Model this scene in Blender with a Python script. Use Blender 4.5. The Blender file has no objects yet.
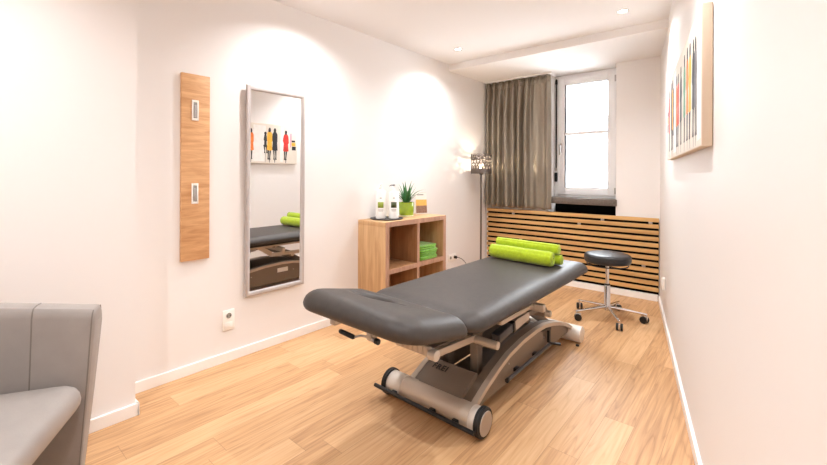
import bpy, bmesh, math, random
from mathutils import Vector, Matrix
random.seed(7)
PI = math.pi
COL = bpy.context.scene.collection
WM = {}

# ---------------------------------------------------------------- helpers
class MB:
    def __init__(self): self.bm = bmesh.new()
    def _merge(self, t):
        me = bpy.data.meshes.new('tmp'); t.to_mesh(me); t.free()
        self.bm.from_mesh(me); bpy.data.meshes.remove(me)
    def box(self, x0, x1, y0, y1, z0, z1, bev=0, seg=2):
        return self.obox(((x0+x1)/2, (y0+y1)/2, (z0+z1)/2), (abs(x1-x0)/2, abs(y1-y0)/2, abs(z1-z0)/2), bev=bev, seg=seg)
    def obox(self, c, h, ax=None, bev=0, seg=2):
        t = bmesh.new(); bmesh.ops.create_cube(t, size=2)
        for v in t.verts: v.co = Vector((v.co.x*h[0], v.co.y*h[1], v.co.z*h[2]))
        if bev: bmesh.ops.bevel(t, geom=list(t.edges), offset=bev, segments=seg, affect='EDGES', profile=0.5)
        M = Matrix.Identity(3)
        if ax: M = Matrix([Vector(a).normalized() for a in ax]).transposed()
        for v in t.verts: v.co = M @ v.co + Vector(c)
        self._merge(t); return self
    def beam(self, a, b, w, h, bev=.003):
        """rectangular bar from a to b: width w sideways, height h upward"""
        a, b = Vector(a), Vector(b); d = (b-a); L = d.length; d.normalize()
        up = Vector((0, 0, 1)) if abs(d.z) < .95 else Vector((0, 1, 0))
        s = d.cross(up).normalized(); u = s.cross(d)
        return self.obox((a+b)/2, (L/2, w/2, h/2), (d, s, u), bev)
    def tube(self, pts, r, n=14, cap=True):
        pts = [Vector(p) for p in pts]; rs = r if isinstance(r, (list, tuple)) else [r]*len(pts)
        t0 = (pts[1]-pts[0]).normalized()
        nrm = t0.cross(Vector((0, 0, 1)))
        if nrm.length < .05: nrm = t0.cross(Vector((0, 1, 0)))
        nrm.normalize(); rings = []
        for i, p in enumerate(pts):
            if i == 0: t = pts[1]-pts[0]
            elif i == len(pts)-1: t = pts[-1]-pts[-2]
            else: t = (pts[i]-pts[i-1]).normalized()+(pts[i+1]-pts[i]).normalized()
            t.normalize(); nrm = (nrm - t*nrm.dot(t)).normalized(); bn = t.cross(nrm)
            rings.append([p+(nrm*math.cos(2*PI*k/n)+bn*math.sin(2*PI*k/n))*rs[i] for k in range(n)])
        return self.rings(rings, cap, cap)
    def cyl(self, a, b, r, n=32, bev=0):
        a, b = Vector(a), Vector(b); d = (b-a).normalized()
        if bev: return self.tube([a, a+d*bev*.3, a+d*bev, b-d*bev, b-d*bev*.3, b], [r-bev, r-bev*.3, r, r, r-bev*.3, r-bev], n)
        return self.tube([a, b], r, n)
    def rings(self, rings, c0=True, c1=True, closed=True):
        bm = self.bm
        R = [[bm.verts.new(p) for p in ring] for ring in rings]
        n = len(R[0])
        for i in range(len(R)-1):
            for k in range(n if closed else n-1):
                j = (k+1) % n
                try: bm.faces.new((R[i][k], R[i][j], R[i+1][j], R[i+1][k]))
                except ValueError: pass
        if c0: bm.faces.new(list(reversed(R[0])))
        if c1: bm.faces.new(R[-1])
        return self
    def lathe(self, prof, c=(0, 0, 0), n=32, M=None):
        rings = []
        for r, z in prof:
            ring = []
            for k in range(n):
                p = Vector((max(r, 1e-5)*math.cos(2*PI*k/n), max(r, 1e-5)*math.sin(2*PI*k/n), z))
                if M: p = M @ p
                ring.append(p+Vector(c))
            rings.append(ring)
        return self.rings(rings)
    def prism(self, poly, f, h0, h1):
        """poly of 2D points; f(u, v, h) -> point"""
        return self.rings([[Vector(f(u, v, h0)) for u, v in poly], [Vector(f(u, v, h1)) for u, v in poly]])
    def sheet(self, P, closed=False):
        return self.rings(P, False, False, closed)
    def build(self, name, mat, parent=None, smooth=True, angle=35, origin=None, **kw):
        bm = self.bm
        bmesh.ops.remove_doubles(bm, verts=bm.verts, dist=1e-5)
        bmesh.ops.recalc_face_normals(bm, faces=bm.faces)
        me = bpy.data.meshes.new(name); bm.to_mesh(me); bm.free()
        return link_mesh(me, name, mat, parent, smooth, angle, origin, **kw)

def link_mesh(me, name, mat, parent=None, smooth=True, angle=35, origin=None, label=None, cat=None, group=None, kind=None):
    o = bpy.data.objects.new(name, me); COL.objects.link(o)
    for m in (mat if isinstance(mat, (list, tuple)) else [mat]): me.materials.append(m)
    if smooth:
        for p in me.polygons: p.use_smooth = True
        me.set_sharp_from_angle(angle=math.radians(angle))
    if parent:
        W = WM[parent]; me.transform(W.inverted()); o.parent = parent; WM[o] = W
    else:
        W = Matrix.Translation(origin or (0, 0, 0)); me.transform(W.inverted()); o.location = origin or (0, 0, 0); WM[o] = W
    tag(o, label, cat, group, kind)
    return o

def tag(o, label=None, cat=None, group=None, kind=None):
    if label: o['label'] = label
    if cat: o['category'] = cat
    if group: o['group'] = group
    if kind: o['kind'] = kind
    return o

def thing(name, label, cat, loc, rz=0, group=None):
    o = bpy.data.objects.new(name, None); COL.objects.link(o)
    o.location = loc; o.rotation_euler = (0, 0, rz); o.empty_display_size = .1
    WM[o] = Matrix.Translation(loc) @ Matrix.Rotation(rz, 4, 'Z')
    return tag(o, label, cat, group)

def struct(name, mb, mat, **kw): return mb.build(name, mat, kind='structure', smooth=False, **kw)

# ---------------------------------------------------------------- materials
def srgb(r, g, b):
    f = lambda c: c/12.92 if c <= .04045 else ((c+.055)/1.055)**2.4
    return (f(r/255), f(g/255), f(b/255), 1)

def newmat(name):
    m = bpy.data.materials.new(name); m.use_nodes = True
    return m, m.node_tree.nodes, m.node_tree.links, m.node_tree.nodes['Principled BSDF']

def mat(name, col, rough=.5, metal=0, spec=.5, bump=None, var=None, emit=None, sheen=0, coat=0):
    m, N, L, B = newmat(name)
    c = srgb(*col)
    B.inputs['Base Color'].default_value = c; B.inputs['Roughness'].default_value = rough
    B.inputs['Metallic'].default_value = metal; B.inputs['Specular IOR Level'].default_value = spec
    B.inputs['Sheen Weight'].default_value = sheen; B.inputs['Coat Weight'].default_value = coat
    tc = N.new('ShaderNodeTexCoord')
    if var:
        n = N.new('ShaderNodeTexNoise'); n.inputs['Scale'].default_value = var[0]; n.inputs['Detail'].default_value = 4
        L.new(tc.outputs['Object'], n.inputs['Vector'])
        r = N.new('ShaderNodeValToRGB'); a = var[1]
        r.color_ramp.elements[0].position = .3; r.color_ramp.elements[1].position = .7
        r.color_ramp.elements[0].color = (c[0]*(1-a), c[1]*(1-a), c[2]*(1-a), 1)
        r.color_ramp.elements[1].color = (min(1, c[0]*(1+a)), min(1, c[1]*(1+a)), min(1, c[2]*(1+a)), 1)
        L.new(n.outputs['Fac'], r.inputs['Fac']); L.new(r.outputs['Color'], B.inputs['Base Color'])
    if bump:
        n = N.new('ShaderNodeTexNoise'); n.inputs['Scale'].default_value = bump[0]; n.inputs['Detail'].default_value = 3
        L.new(tc.outputs['Object'], n.inputs['Vector'])
        b = N.new('ShaderNodeBump'); b.inputs['Strength'].default_value = bump[1]; b.inputs['Distance'].default_value = .002
        L.new(n.outputs['Fac'], b.inputs['Height']); L.new(b.outputs['Normal'], B.inputs['Normal'])
    if emit:
        B.inputs['Emission Color'].default_value = srgb(*emit[0]); B.inputs['Emission Strength'].default_value = emit[1]
    return m

def wood(name, c0, c1, axis, rough=.45, scale=1.0, stretch=14, bumps=.15):
    m, N, L, B = newmat(name)
    tc = N.new('ShaderNodeTexCoord'); mp = N.new('ShaderNodeMapping')
    s = [22*scale]*3; s['XYZ'.index(axis)] = 22*scale/stretch
    mp.inputs['Scale'].default_value = s; L.new(tc.outputs['Object'], mp.inputs['Vector'])
    n = N.new('ShaderNodeTexNoise'); n.inputs['Scale'].default_value = 1; n.inputs['Detail'].default_value = 8; n.inputs['Roughness'].default_value = .6; n.inputs['Distortion'].default_value = .7
    L.new(mp.outputs['Vector'], n.inputs['Vector'])
    r = N.new('ShaderNodeValToRGB'); r.color_ramp.elements[0].position = .32; r.color_ramp.elements[1].position = .68
    r.color_ramp.elements[0].color = srgb(*c0); r.color_ramp.elements[1].color = srgb(*c1)
    L.new(n.outputs['Fac'], r.inputs['Fac']); L.new(r.outputs['Color'], B.inputs['Base Color'])
    B.inputs['Roughness'].default_value = rough; B.inputs['Specular IOR Level'].default_value = .35
    b = N.new('ShaderNodeBump'); b.inputs['Strength'].default_value = bumps; b.inputs['Distance'].default_value = .002
    L.new(n.outputs['Fac'], b.inputs['Height']); L.new(b.outputs['Normal'], B.inputs['Normal'])
    return m

def floor_mat():
    m, N, L, B = newmat('oak_planks')
    def math_(op, a, b=None, c=None):
        n = N.new('ShaderNodeMath'); n.operation = op
        for i, v in enumerate((a, b, c)):
            if v is None: continue
            if isinstance(v, (int, float)): n.inputs[i].default_value = v
            else: L.new(v, n.inputs[i])
        return n.outputs[0]
    def white(a, b):
        c = N.new('ShaderNodeCombineXYZ'); L.new(a, c.inputs[0])
        if b is not None: L.new(b, c.inputs[1])
        w = N.new('ShaderNodeTexWhiteNoise'); w.noise_dimensions = '2D'; L.new(c.outputs[0], w.inputs['Vector']); return w.outputs['Value']
    tc = N.new('ShaderNodeTexCoord'); sp = N.new('ShaderNodeSeparateXYZ'); L.new(tc.outputs['Object'], sp.inputs[0])
    X, Y = sp.outputs[0], sp.outputs[1]
    W, LEN = .137, 1.15
    xs = math_('DIVIDE', math_('ADD', X, 7.03), W); row = math_('FLOOR', xs); fx = math_('FRACT', xs)
    off = white(row, None)
    ys = math_('ADD', math_('DIVIDE', math_('ADD', Y, 9.0), LEN), math_('MULTIPLY', off, 7.3)); pid = math_('FLOOR', ys); fy = math_('FRACT', ys)
    rnd = white(row, pid); rnd2 = white(pid, row)
    # fine grain
    cg = N.new('ShaderNodeCombineXYZ'); L.new(math_('MULTIPLY', X, 85), cg.inputs[0]); L.new(math_('MULTIPLY', Y, 3.2), cg.inputs[1]); L.new(math_('MULTIPLY', rnd, 40), cg.inputs[2])
    ng = N.new('ShaderNodeTexNoise'); ng.inputs['Scale'].default_value = 1; ng.inputs['Detail'].default_value = 5; L.new(cg.outputs[0], ng.inputs['Vector'])
    # cathedral figure
    cw = N.new('ShaderNodeCombineXYZ'); L.new(math_('ADD', math_('MULTIPLY', X, 8), math_('MULTIPLY', rnd, 31)), cw.inputs[0]); L.new(math_('MULTIPLY', Y, .7), cw.inputs[1]); L.new(math_('MULTIPLY', rnd2, 23), cw.inputs[2])
    nw = N.new('ShaderNodeTexNoise'); nw.inputs['Scale'].default_value = 1; nw.inputs['Detail'].default_value = 2; L.new(cw.outputs[0], nw.inputs['Vector'])
    band = math_('FRACT', math_('MULTIPLY', nw.outputs['Fac'], 12))
    band = math_('POWER', math_('ABSOLUTE', math_('SUBTRACT', math_('MULTIPLY', band, 2), 1)), 4.0)
    f = math_('ADD', math_('MULTIPLY', ng.outputs['Fac'], .58), math_('MULTIPLY', band, .12))
    f = math_('ADD', f, math_('MULTIPLY', rnd2, .26))
    r = N.new('ShaderNodeValToRGB'); e = r.color_ramp.elements
    e[0].position = .22; e[0].color = srgb(*FLOOR_C[0]); e[1].position = .85; e[1].color = srgb(*FLOOR_C[2])
    k = e.new(.55); k.color = srgb(*FLOOR_C[1])
    L.new(math_('SUBTRACT', 1.0, f), r.inputs['Fac'])
    gx = math_('LESS_THAN', fx, .012); gy = math_('LESS_THAN', fy, .0018)
    gap = math_('MAXIMUM', gx, gy)
    mx = N.new('ShaderNodeMix'); mx.data_type = 'RGBA'
    L.new(math_('MULTIPLY', gap, .5), mx.inputs['Factor']); L.new(r.outputs['Color'], mx.inputs['A']); mx.inputs['B'].default_value = srgb(120, 82, 50)
    L.new(mx.outputs['Result'], B.inputs['Base Color'])
    B.inputs['Roughness'].default_value = .48; B.inputs['Specular IOR Level'].default_value = .35
    b = N.new('ShaderNodeBump'); b.inputs['Strength'].default_value = .25; b.inputs['Distance'].default_value = .001
    L.new(math_('SUBTRACT', math_('SUBTRACT', 1.0, math_('MULTIPLY', f, .4)), math_('MULTIPLY', gap, .6)), b.inputs['Height']); L.new(b.outputs['Normal'], B.inputs['Normal'])
    return m

def glass_mat(name, tint=(255, 255, 255), gloss=.06):
    m, N, L, B = newmat(name); N.remove(B)
    out = N['Material Output']; t = N.new('ShaderNodeBsdfTransparent'); t.inputs['Color'].default_value = srgb(*tint)
    g = N.new('ShaderNodeBsdfGlossy'); g.inputs['Roughness'].default_value = .02
    fr = N.new('ShaderNodeFresnel'); fr.inputs['IOR'].default_value = 1.45
    x = N.new('ShaderNodeMixShader'); L.new(fr.outputs[0], x.inputs[0]); L.new(t.outputs[0], x.inputs[1]); L.new(g.outputs[0], x.inputs[2]); L.new(x.outputs[0], out.inputs['Surface'])
    return m

FLOOR_C = ((156, 114, 76), (203, 160, 116), (222, 185, 142))
M = {}
M['wall'] = mat('wall_plaster', (235, 232, 230), .9, spec=.2, bump=(220, .06))
M['wallr'] = mat('wall_satin_paint', (235, 232, 230), .55, spec=.35, bump=(120, .03))
M['ceil'] = mat('ceiling_paint', (236, 234, 233), .95, spec=.1, bump=(150, .05))
M['trim'] = mat('white_lacquer', (245, 243, 240), .35, spec=.5, bump=(40, .01))
M['floor'] = floor_mat()
M['black'] = mat('black_board', (10, 10, 10), .8, spec=.1, bump=(60, .1))
M['frame'] = mat('white_window_plastic', (240, 241, 243), .35, bump=(30, .01))
M['gasket'] = mat('grey_rubber', (120, 120, 122), .6, bump=(60, .05))
M['stone'] = mat('grey_stone', (104, 94, 86), .5, bump=(150, .3), var=(90, .35))
M['glass'] = glass_mat('window_glass')
M['slat'] = wood('slat_oak', (190, 146, 92), (222, 181, 122), 'X', .5, 1.0, 18)
M['oakh'] = wood('panel_oak', (190, 140, 94), (224, 178, 132), 'Y', .5, 1.6, 9)
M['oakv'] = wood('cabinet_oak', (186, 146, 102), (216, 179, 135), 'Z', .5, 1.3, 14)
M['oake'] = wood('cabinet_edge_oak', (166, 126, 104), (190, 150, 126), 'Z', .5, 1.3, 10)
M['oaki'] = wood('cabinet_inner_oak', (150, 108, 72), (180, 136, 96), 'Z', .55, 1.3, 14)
M['leather'] = mat('charcoal_leatherette', (56, 50, 46), .5, spec=.5, bump=(260, .25), var=(35, .14))
M['metal'] = mat('champagne_powder_coat', (196, 182, 166), .42, .35, bump=(500, .06))
M['metald'] = mat('taupe_powder_coat', (128, 114, 101), .5, .2, bump=(500, .06))
M['metall'] = mat('pale_powder_coat', (222, 214, 204), .4, .2, bump=(500, .05))
M['rubber'] = mat('black_rubber', (24, 23, 23), .55, bump=(120, .1))
M['plastic'] = mat('black_plastic', (20, 20, 21), .4, bump=(120, .05))
M['motor'] = mat('grey_motor_housing', (70, 70, 74), .35, .2, bump=(120, .05))
M['alu'] = mat('brushed_aluminium', (188, 184, 182), .32, .85, bump=(300, .08))
M['silver'] = mat('silver_frame', (186, 179, 176), .4, 0)
M['chrome'] = mat('chrome', (226, 226, 228), .1, 1, bump=(80, .01))
M['mirror'] = mat('mirror_glass', (246, 246, 246), .0, 1, bump=(2, .0))
M['vinyl'] = mat('black_vinyl', (34, 33, 35), .38, bump=(200, .15))
M['chair'] = mat('grey_leather', (152, 145, 140), .42, spec=.5, bump=(240, .2), var=(14, .05))
M['chaird'] = mat('grey_leather_stitching', (122, 114, 108), .6, bump=(300, .3))
M['towel'] = mat('lime_terry', (166, 190, 30), .95, spec=.1, bump=(420, 1.0), var=(60, .12), sheen=.4)
M['towel2'] = mat('green_terry', (128, 188, 66), .95, spec=.1, bump=(420, 1.0), var=(60, .12), sheen=.4)
M['bottle'] = mat('white_bottle', (242, 240, 236), .3, bump=(30, .01))
M['lab1'] = mat('olive_label', (150, 168, 62), .5, var=(200, .25))
M['lab2'] = mat('dark_green_label', (70, 80, 42), .5, var=(200, .35))
M['print'] = mat('grey_print', (150, 148, 140), .6, bump=(30, .01))
M['slate'] = mat('dark_slate', (62, 60, 60), .6, bump=(120, .3), var=(50, .2))
M['pot'] = mat('lime_glass', (138, 164, 16), .12, spec=.6, coat=.5, bump=(10, .01), var=(25, .1))
M['potb'] = mat('pale_glass_base', (226, 232, 190), .08, spec=.7, bump=(10, .01))
M['soil'] = mat('soil', (70, 54, 40), .95, bump=(90, 1.0), var=(90, .4))
M['leaf'] = mat('succulent_leaf', (62, 118, 66), .42, bump=(60, .15), var=(40, .3))
M['cardw'] = mat('card_white', (238, 234, 228), .4, bump=(30, .01))
M['cardy'] = mat('card_orange', (232, 178, 92), .4, var=(60, .15))
M['cardb'] = mat('card_brown', (140, 106, 88), .4, var=(90, .35))
M['socket'] = mat('socket_plastic', (244, 241, 236), .3, bump=(30, .01))
M['dark'] = mat('socket_hole', (60, 50, 45), .6, bump=(30, .01))
M['lampm'] = mat('pewter_lampshade', (112, 104, 98), .42, .75, bump=(200, .1))
M['pole'] = mat('brushed_lamp_pole', (120, 112, 106), .35, .85, bump=(200, .05))
M['bulb'] = mat('bulb', (255, 240, 215), .3, emit=((255, 222, 175), 14))
M['spotb'] = mat('spot_lens', (255, 245, 230), .3, emit=((255, 236, 212), 30))
M['canvas'] = mat('canvas_ground', (226, 218, 206), .65, bump=(300, .4), var=(6, .06))
M['canvasw'] = mat('canvas_white_paint', (240, 238, 234), .65, bump=(120, .4), var=(20, .05))
M['canvase'] = mat('raw_canvas_edge', (222, 205, 184), .9, bump=(300, .5))
M['facade'] = mat('pale_render', (226, 226, 226), .9, bump=(20, .1))
M['rooft'] = mat('grey_roof', (96, 98, 104), .8, bump=(30, .3))

def satin():
    m, N, L, B = newmat('taupe_satin')
    tc = N.new('ShaderNodeTexCoord'); mp = N.new('ShaderNodeMapping'); mp.inputs['Scale'].default_value = (26, 26, 5)
    L.new(tc.outputs['Object'], mp.inputs[0]); n = N.new('ShaderNodeTexNoise'); n.inputs['Scale'].default_value = 1; n.inputs['Detail'].default_value = 4
    L.new(mp.outputs[0], n.inputs['Vector']); b = N.new('ShaderNodeBump'); b.inputs['Strength'].default_value = .5; b.inputs['Distance'].default_value = .010
    L.new(n.outputs['Fac'], b.inputs['Height']); L.new(b.outputs['Normal'], B.inputs['Normal'])
    B.inputs['Base Color'].default_value = srgb(148, 139, 125); B.inputs['Roughness'].default_value = .33; B.inputs['Metallic'].default_value = .65
    return m
M['satin'] = satin()

# ---------------------------------------------------------------- room
CEIL, SOF, BY = 2.527, 2.455, 4.68
LX = -2.695                                   # left wall
wx = lambda y: .275-.2125*y                   # right wall runs obliquely
RD = Vector((-.2125, 1, 0)).normalized()      # along the right wall
RN = Vector((-1, -.2125, 0)).normalized()     # out of it, into the room
OX0, OX1 = -1.860, -1.128                     # window opening
Y0 = -1.7

struct('floor', MB().box(-2.9, .95, Y0-.1, 5.0, -.1, 0), M['floor'])
struct('ceiling', MB().box(-2.9, .95, Y0-.1, 5.05, CEIL, CEIL+.1), M['ceil'])
struct('ceiling_soffit', MB().box(LX, wx(3.81)+.02, 3.815, 5.0, SOF, CEIL), M['ceil'])
struct('wall_left', MB().box(LX-.1, LX, Y0, 5.0, 0, CEIL), M['wall'])
struct('wall_left_front', MB().box(LX, -2.45, Y0, .672, 0, CEIL), M['wall'])
mb = MB(); mb.prism([(wx(Y0), Y0), (wx(5.0), 5.0), (wx(5.0)+.12, 5.0), (wx(Y0)+.12, Y0)], lambda u, v, h: (u, v, h), 0, CEIL)
struct('wall_right', mb, M['wallr'])
mb = MB(); mb.box(LX, OX0, BY, 5.0, 0, SOF); mb.box(OX1, wx(BY)+.02, BY, 5.0, 0, SOF)
struct('wall_back', mb, M['wall'])
struct('wall_niche', MB().box(OX0, OX1, 4.9, 5.0, 0, .927), M['black'])
struct('wall_front', MB().box(LX, wx(Y0)+.05, Y0-.1, Y0, 0, CEIL), M['wall'])
BH, BT = .064, .015
mb = MB().box(LX, LX+BT, .672+BT, BY, 0, BH, .003)
struct('baseboard_left', mb, M['trim'])
mb = MB().box(-2.45, -2.45+BT, Y0, .672+BT, 0, BH, .003); mb.box(LX+BT, -2.45+BT, .672, .672+BT, 0, BH, .003)
struct('baseboard_left_front', mb, M['trim'])
a, b = Vector((wx(Y0), Y0, BH/2)), Vector((wx(4.63), 4.63, BH/2))
mb = MB().obox((a+b)/2+RN*BT/2, ((b-a).length/2, BT/2, BH/2), (RD, RN, (0, 0, 1)), .003)
struct('baseboard_right', mb, M['trim'])
struct('baseboard_back', MB().box(LX+BT, wx(4.645)-.02, 4.645, BY, 0, BH, .003), M['trim'])

# window: frame, sash, glazing bar, panes, handle, sill
FY = 4.868
w = thing('window_1', None, None, ((OX0+OX1)/2, FY, 1.0)); w['kind'] = 'structure'
def frame_mb(x0, x1, z0, z1, t, y0, y1, bev=.006):
    m_ = MB(); m_.box(x0, x0+t, y0, y1, z0, z1, bev); m_.box(x1-t, x1, y0, y1, z0, z1, bev)
    m_.box(x0+t, x1-t, y0, y1, z0, z0+t, bev); m_.box(x0+t, x1-t, y0, y1, z1-t, z1, bev); return m_
frame_mb(OX0, OX1, 1.0, SOF-.003, .052, FY, FY+.07).build('window_frame', M['frame'], w)
sash = frame_mb(OX0+.042, OX1-.042, 1.03, SOF-.04, .085, FY-.018, FY+.05).build('sash', M['frame'], w)
frame_mb(OX0+.122, OX1-.122, 1.11, SOF-.12, .008, FY-.014, FY+.02, .002).build('gasket', M['gasket'], sash)
GX0, GX1, GZ0, GZ1 = OX0+.127, OX1-.127, 1.115, SOF-.125
MB().box(GX0, GX1, FY-.012, FY+.03, 1.735, 1.768, .004).build('glazing_bar', M['frame'], sash)
MB().box(GX0, GX1, FY+.005, FY+.011, GZ0, 1.735).build('pane', M['glass'], sash, smooth=False)
MB().box(GX0, GX1, FY+.005, FY+.011, 1.768, GZ1).build('pane', M['glass'], sash, smooth=False)
h = MB().box(OX0+.073, OX0+.097, FY-.03, FY-.018, 1.53, 1.64, .004); h.box(OX0+.076, OX0+.094, FY-.058, FY-.03, 1.60, 1.618, .004)
h.box(OX0+.074, OX0+.096, FY-.07, FY-.052, 1.50, 1.62, .006)
h.build('handle', M['alu'], sash)
hb = MB(); hb.cyl((OX1-.048, FY-.02, 1.05), (OX1-.048, FY-.02, 1.12), .009, 12); hb.cyl((OX1-.048, FY-.02, 2.30), (OX1-.048, FY-.02, 2.37), .009, 12)
hb.build('hinge', M['alu'], sash)
MB().box(OX0-.004, OX1+.012, 4.655, FY+.02, .930, 1.0, .006).build('window_sill', M['stone'], w)

# strap of the roller shutter on the left of the frame
st = thing('shutter_strap', 'black roller shutter strap hanging beside the white window sash', 'strap', (OX0+.022, FY-.012, 1.15))
sx = OX0+.022
MB().box(sx-.008, sx+.008, FY-.012, FY-.004, 1.33, 2.38, .002).build('strap', M['plastic'], st)
MB().box(sx-.014, sx+.014, FY-.03, FY-.001, 1.18, 1.29, .005).build('winder', M['plastic'], st)
MB().box(sx-.012, sx+.012, FY-.022, FY-.001, 1.31, 1.345, .004).build('clip', M['alu'], st)
MB().prism([(sx-.012, 2.36), (sx+.012, 2.36), (sx+.010, 2.41), (sx+.002, 2.425), (sx-.008, 2.41)], lambda u, v, h: (u, h, v), FY-.02, FY-.001).build('guide', M['plastic'], st)

# neighbouring building outside
nb = thing('street_building', 'pale house with grey roof across the street seen through the window panes', 'building', (-6.0, 13.0, -3.0))
MB().box(-12, -2.2, 13, 18, -3, 1.6).build('facade', M['facade'], nb, smooth=False)
mb = MB().prism([(-12.3, 1.6), (-2.0, 1.6), (-3.4, 3.1), (-9.5, 4.6), (-12.3, 4.6)], lambda u, v, h: (u, h, v), 12.8, 18)
mb.build('roof', M['rooft'], nb, smooth=False)
for x in (-4.0, -5.6, -7.2):
    f = MB().box(x-.5, x+.5, 12.95, 13.0, -.4, 1.0, .01).build('window', M['frame'], nb)
    MB().box(x-.42, x+.42, 12.94, 12.95, -.32, .92).build('pane', M['motor'], f)

# ---------------------------------------------------------------- slatted radiator cover
rc = thing('radiator_cover', 'oak slatted radiator cover along the wall below the window', 'radiator cover', (-1.69, 4.655, 0))
SX0, SX1 = -2.665, wx(4.645)-.012
mb = MB(); pitch = .0633
for i in range(12):
    z1 = .830-i*pitch; mb.box(SX0, SX1, 4.645, 4.663, z1-.039, z1, .0015, 1)
mb.build('slat_panel', M['slat'], rc)
MB().box(SX0+.004, SX1-.004, 4.668, 4.676, .066, .815).build('backing', M['black'], rc)
for x, k in ((-1.255, 0), (-1.50, 1), (-.80, 0), (-.86, 7), (-2.3, 0), (-2.2, 5)):
    z1 = .830-k*pitch-.039
    MB().box(x-.016, x+.016, 4.655, 4.668, z1-.026, z1+.002, .001).build('clip', M['alu'], rc)

# ---------------------------------------------------------------- curtain
cu = thing('window_curtain', 'taupe satin curtain drawn to one side of the window', 'curtain', (-2.2, 4.6, .865))
FOLDS = [(.035, .026, .022), (.13, .034, .028), (.235, .036, .030), (.345, .040, .034), (.455, .038, .026), (.555, .044, .032), (.66, .040, .026), (.80, .012, .05), (.955, .022, .030)]
def curtain_pt(s, t):          # s 0..1 across, t 0 top..1 bottom
    x = -2.672+.852*s+(-.010*t if s < .1 else .010*t*s)
    k = min(1, .45+t*2.2); y = 4.640
    for i, (c, a, w) in enumerate(FOLDS):
        cc = c+.012*math.sin(2.1*t+i*1.7)*t; ww = w*(1+.35*t*math.sin(i*2.3))
        y -= a*k*1.7*math.exp(-((s-cc)/ww)**2)
        x += .010*k*(s-cc)/ww*math.exp(-((s-cc)/(ww*1.3))**2)
    y -= .004*math.sin(60*s+3*t)*(1-t*.5)+.003*math.sin(140*s+9*t)*max(0, 1-t*4)
    z = 2.438-(2.438-.856)*t
    if t == 0: z += .006*math.sin(55*s)
    if t == 1: z += .008*math.sin(40*s)
    return Vector((x, y, z))
NS, NT = 300, 40
mb = MB().sheet([[curtain_pt(i/NS, j/NT) for i in range(NS+1)] for j in range(NT+1)])
c_ = mb.build('drape', M['satin'], cu, angle=180)
sol = c_.modifiers.new('thickness', 'SOLIDIFY'); sol.thickness = .002
def tape_pt(s, t):
    p = curtain_pt(s, .02+t*.035); p.y -= .006+.006*abs(math.sin(2*PI*21*s)); p.z += .004*math.sin(2*PI*21*s); return p
mb = MB().sheet([[tape_pt(i/NS, j/4) for i in range(NS+1)] for j in range(5)])
t_ = mb.build('heading_tape', M['satin'], c_, angle=180); sol = t_.modifiers.new('thickness', 'SOLIDIFY'); sol.thickness = .002
mb = MB().box(-2.67, -1.80, 4.59, 4.62, 2.441, SOF, .003); mb.build('curtain_rail', M['trim'], cu)

# ---------------------------------------------------------------- ceiling spotlights
def downlight(x, y, label):
    t = thing('ceiling_spotlight', label, 'ceiling light', (x, y, CEIL), 0, None)
    MB().lathe([(.030, 0), (.041, -.0005), (.042, -.004), (.036, -.006), (.031, -.004), (.030, 0)], (x, y, CEIL), 36).build('trim_ring', M['alu'], t)
    MB().lathe([(0.0, -.0015), (.018, -.0016), (.030, -.0008), (.030, 0), (0, 0)], (x, y, CEIL), 32).build('lens', M['spotb'], t)
    for s in (-1, 1):
        MB().box(x+s*.036-.004, x+s*.036+.004, y-.007, y+.007, CEIL-.010, CEIL-.003, .002).build('spring_clip', M['alu'], t)
    return t
downlight(-2.29, 3.40, 'round recessed ceiling spotlight on the side of the shelf and curtain')
downlight(-.78, 3.425, 'round recessed ceiling spotlight on the side of the painting, in front of the window')

# ---------------------------------------------------------------- wall things, left
cr = thing('coat_hanging_panel', 'narrow upright oak coat rack board on the wall with two folding hooks', 'coat rack', (LX, 1.05, .713))
MB().box(LX, LX+.022, .968, 1.136, .713, 1.875, .0015).build('board', M['oakh'], cr)
for z in (1.65, 1.13):
    hk = frame_mb(0, 1, 0, 1, .1, 0, 1, 0); hk.bm.free()
    m_ = MB(); y0, y1, z0, z1, t = 1.026, 1.066, z-.064, z+.064, .009
    m_.box(LX+.022, LX+.028, y0, y0+t, z0, z1, .002); m_.box(LX+.022, LX+.028, y1-t, y1, z0, z1, .002)
    m_.box(LX+.022, LX+.028, y0+t, y1-t, z0, z0+t*1.6, .002); m_.box(LX+.022, LX+.028, y0+t, y1-t, z1-t*1.6, z1, .002)
    f = m_.build('hook', M['socket'], cr)
    MB().box(LX+.022, LX+.025, y0+t, y1-t, z0+.014, z1-.014).build('hook_recess', M['print'], f)
    MB().box(LX+.024, LX+.030, y0+t+.003, y1-t-.003, z0+.018, z1-.03, .003).build('hook_flap', M['alu'], f)

# tall mirror: leans a touch off the wall at its top and near edge
mi = thing('wall_mirror', 'tall wall mirror in a rounded silver frame beside the coat rack board', 'mirror', (LX, 1.615, .40))
MY0, MY1, MZ0, MZ1, MT = 1.376, 1.853, .402, 1.870, .034
def mir(y, z, d): return Vector((LX+.004+d+.0055*(MY1-y)/(MY1-MY0)+.012*(z-MZ0)/(MZ1-MZ0), y, z))
mb = MB()
prof = [(0, 0), (0, .012), (.006, .020), (.016, .022), (.026, .018), (.032, .010), (.034, .006), (.034, 0)]
rings = []
for (cy, cz, sy, sz) in ((MY0, MZ0, 1, 1), (MY1, MZ0, -1, 1), (MY1, MZ1, -1, -1), (MY0, MZ1, 1, -1)):
    rings.append([mir(cy+sy*q, cz+sz*q, d) for q, d in prof])
rings.append(rings[0]); mb.rings(rings, False, False)
mb.build('mirror_frame', M['silver'], mi, angle=50)
mb = MB(); q = [(MY0+.03, MZ0+.03), (MY1-.03, MZ0+.03), (MY1-.03, MZ1-.03), (MY0+.03, MZ1-.03)]
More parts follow.
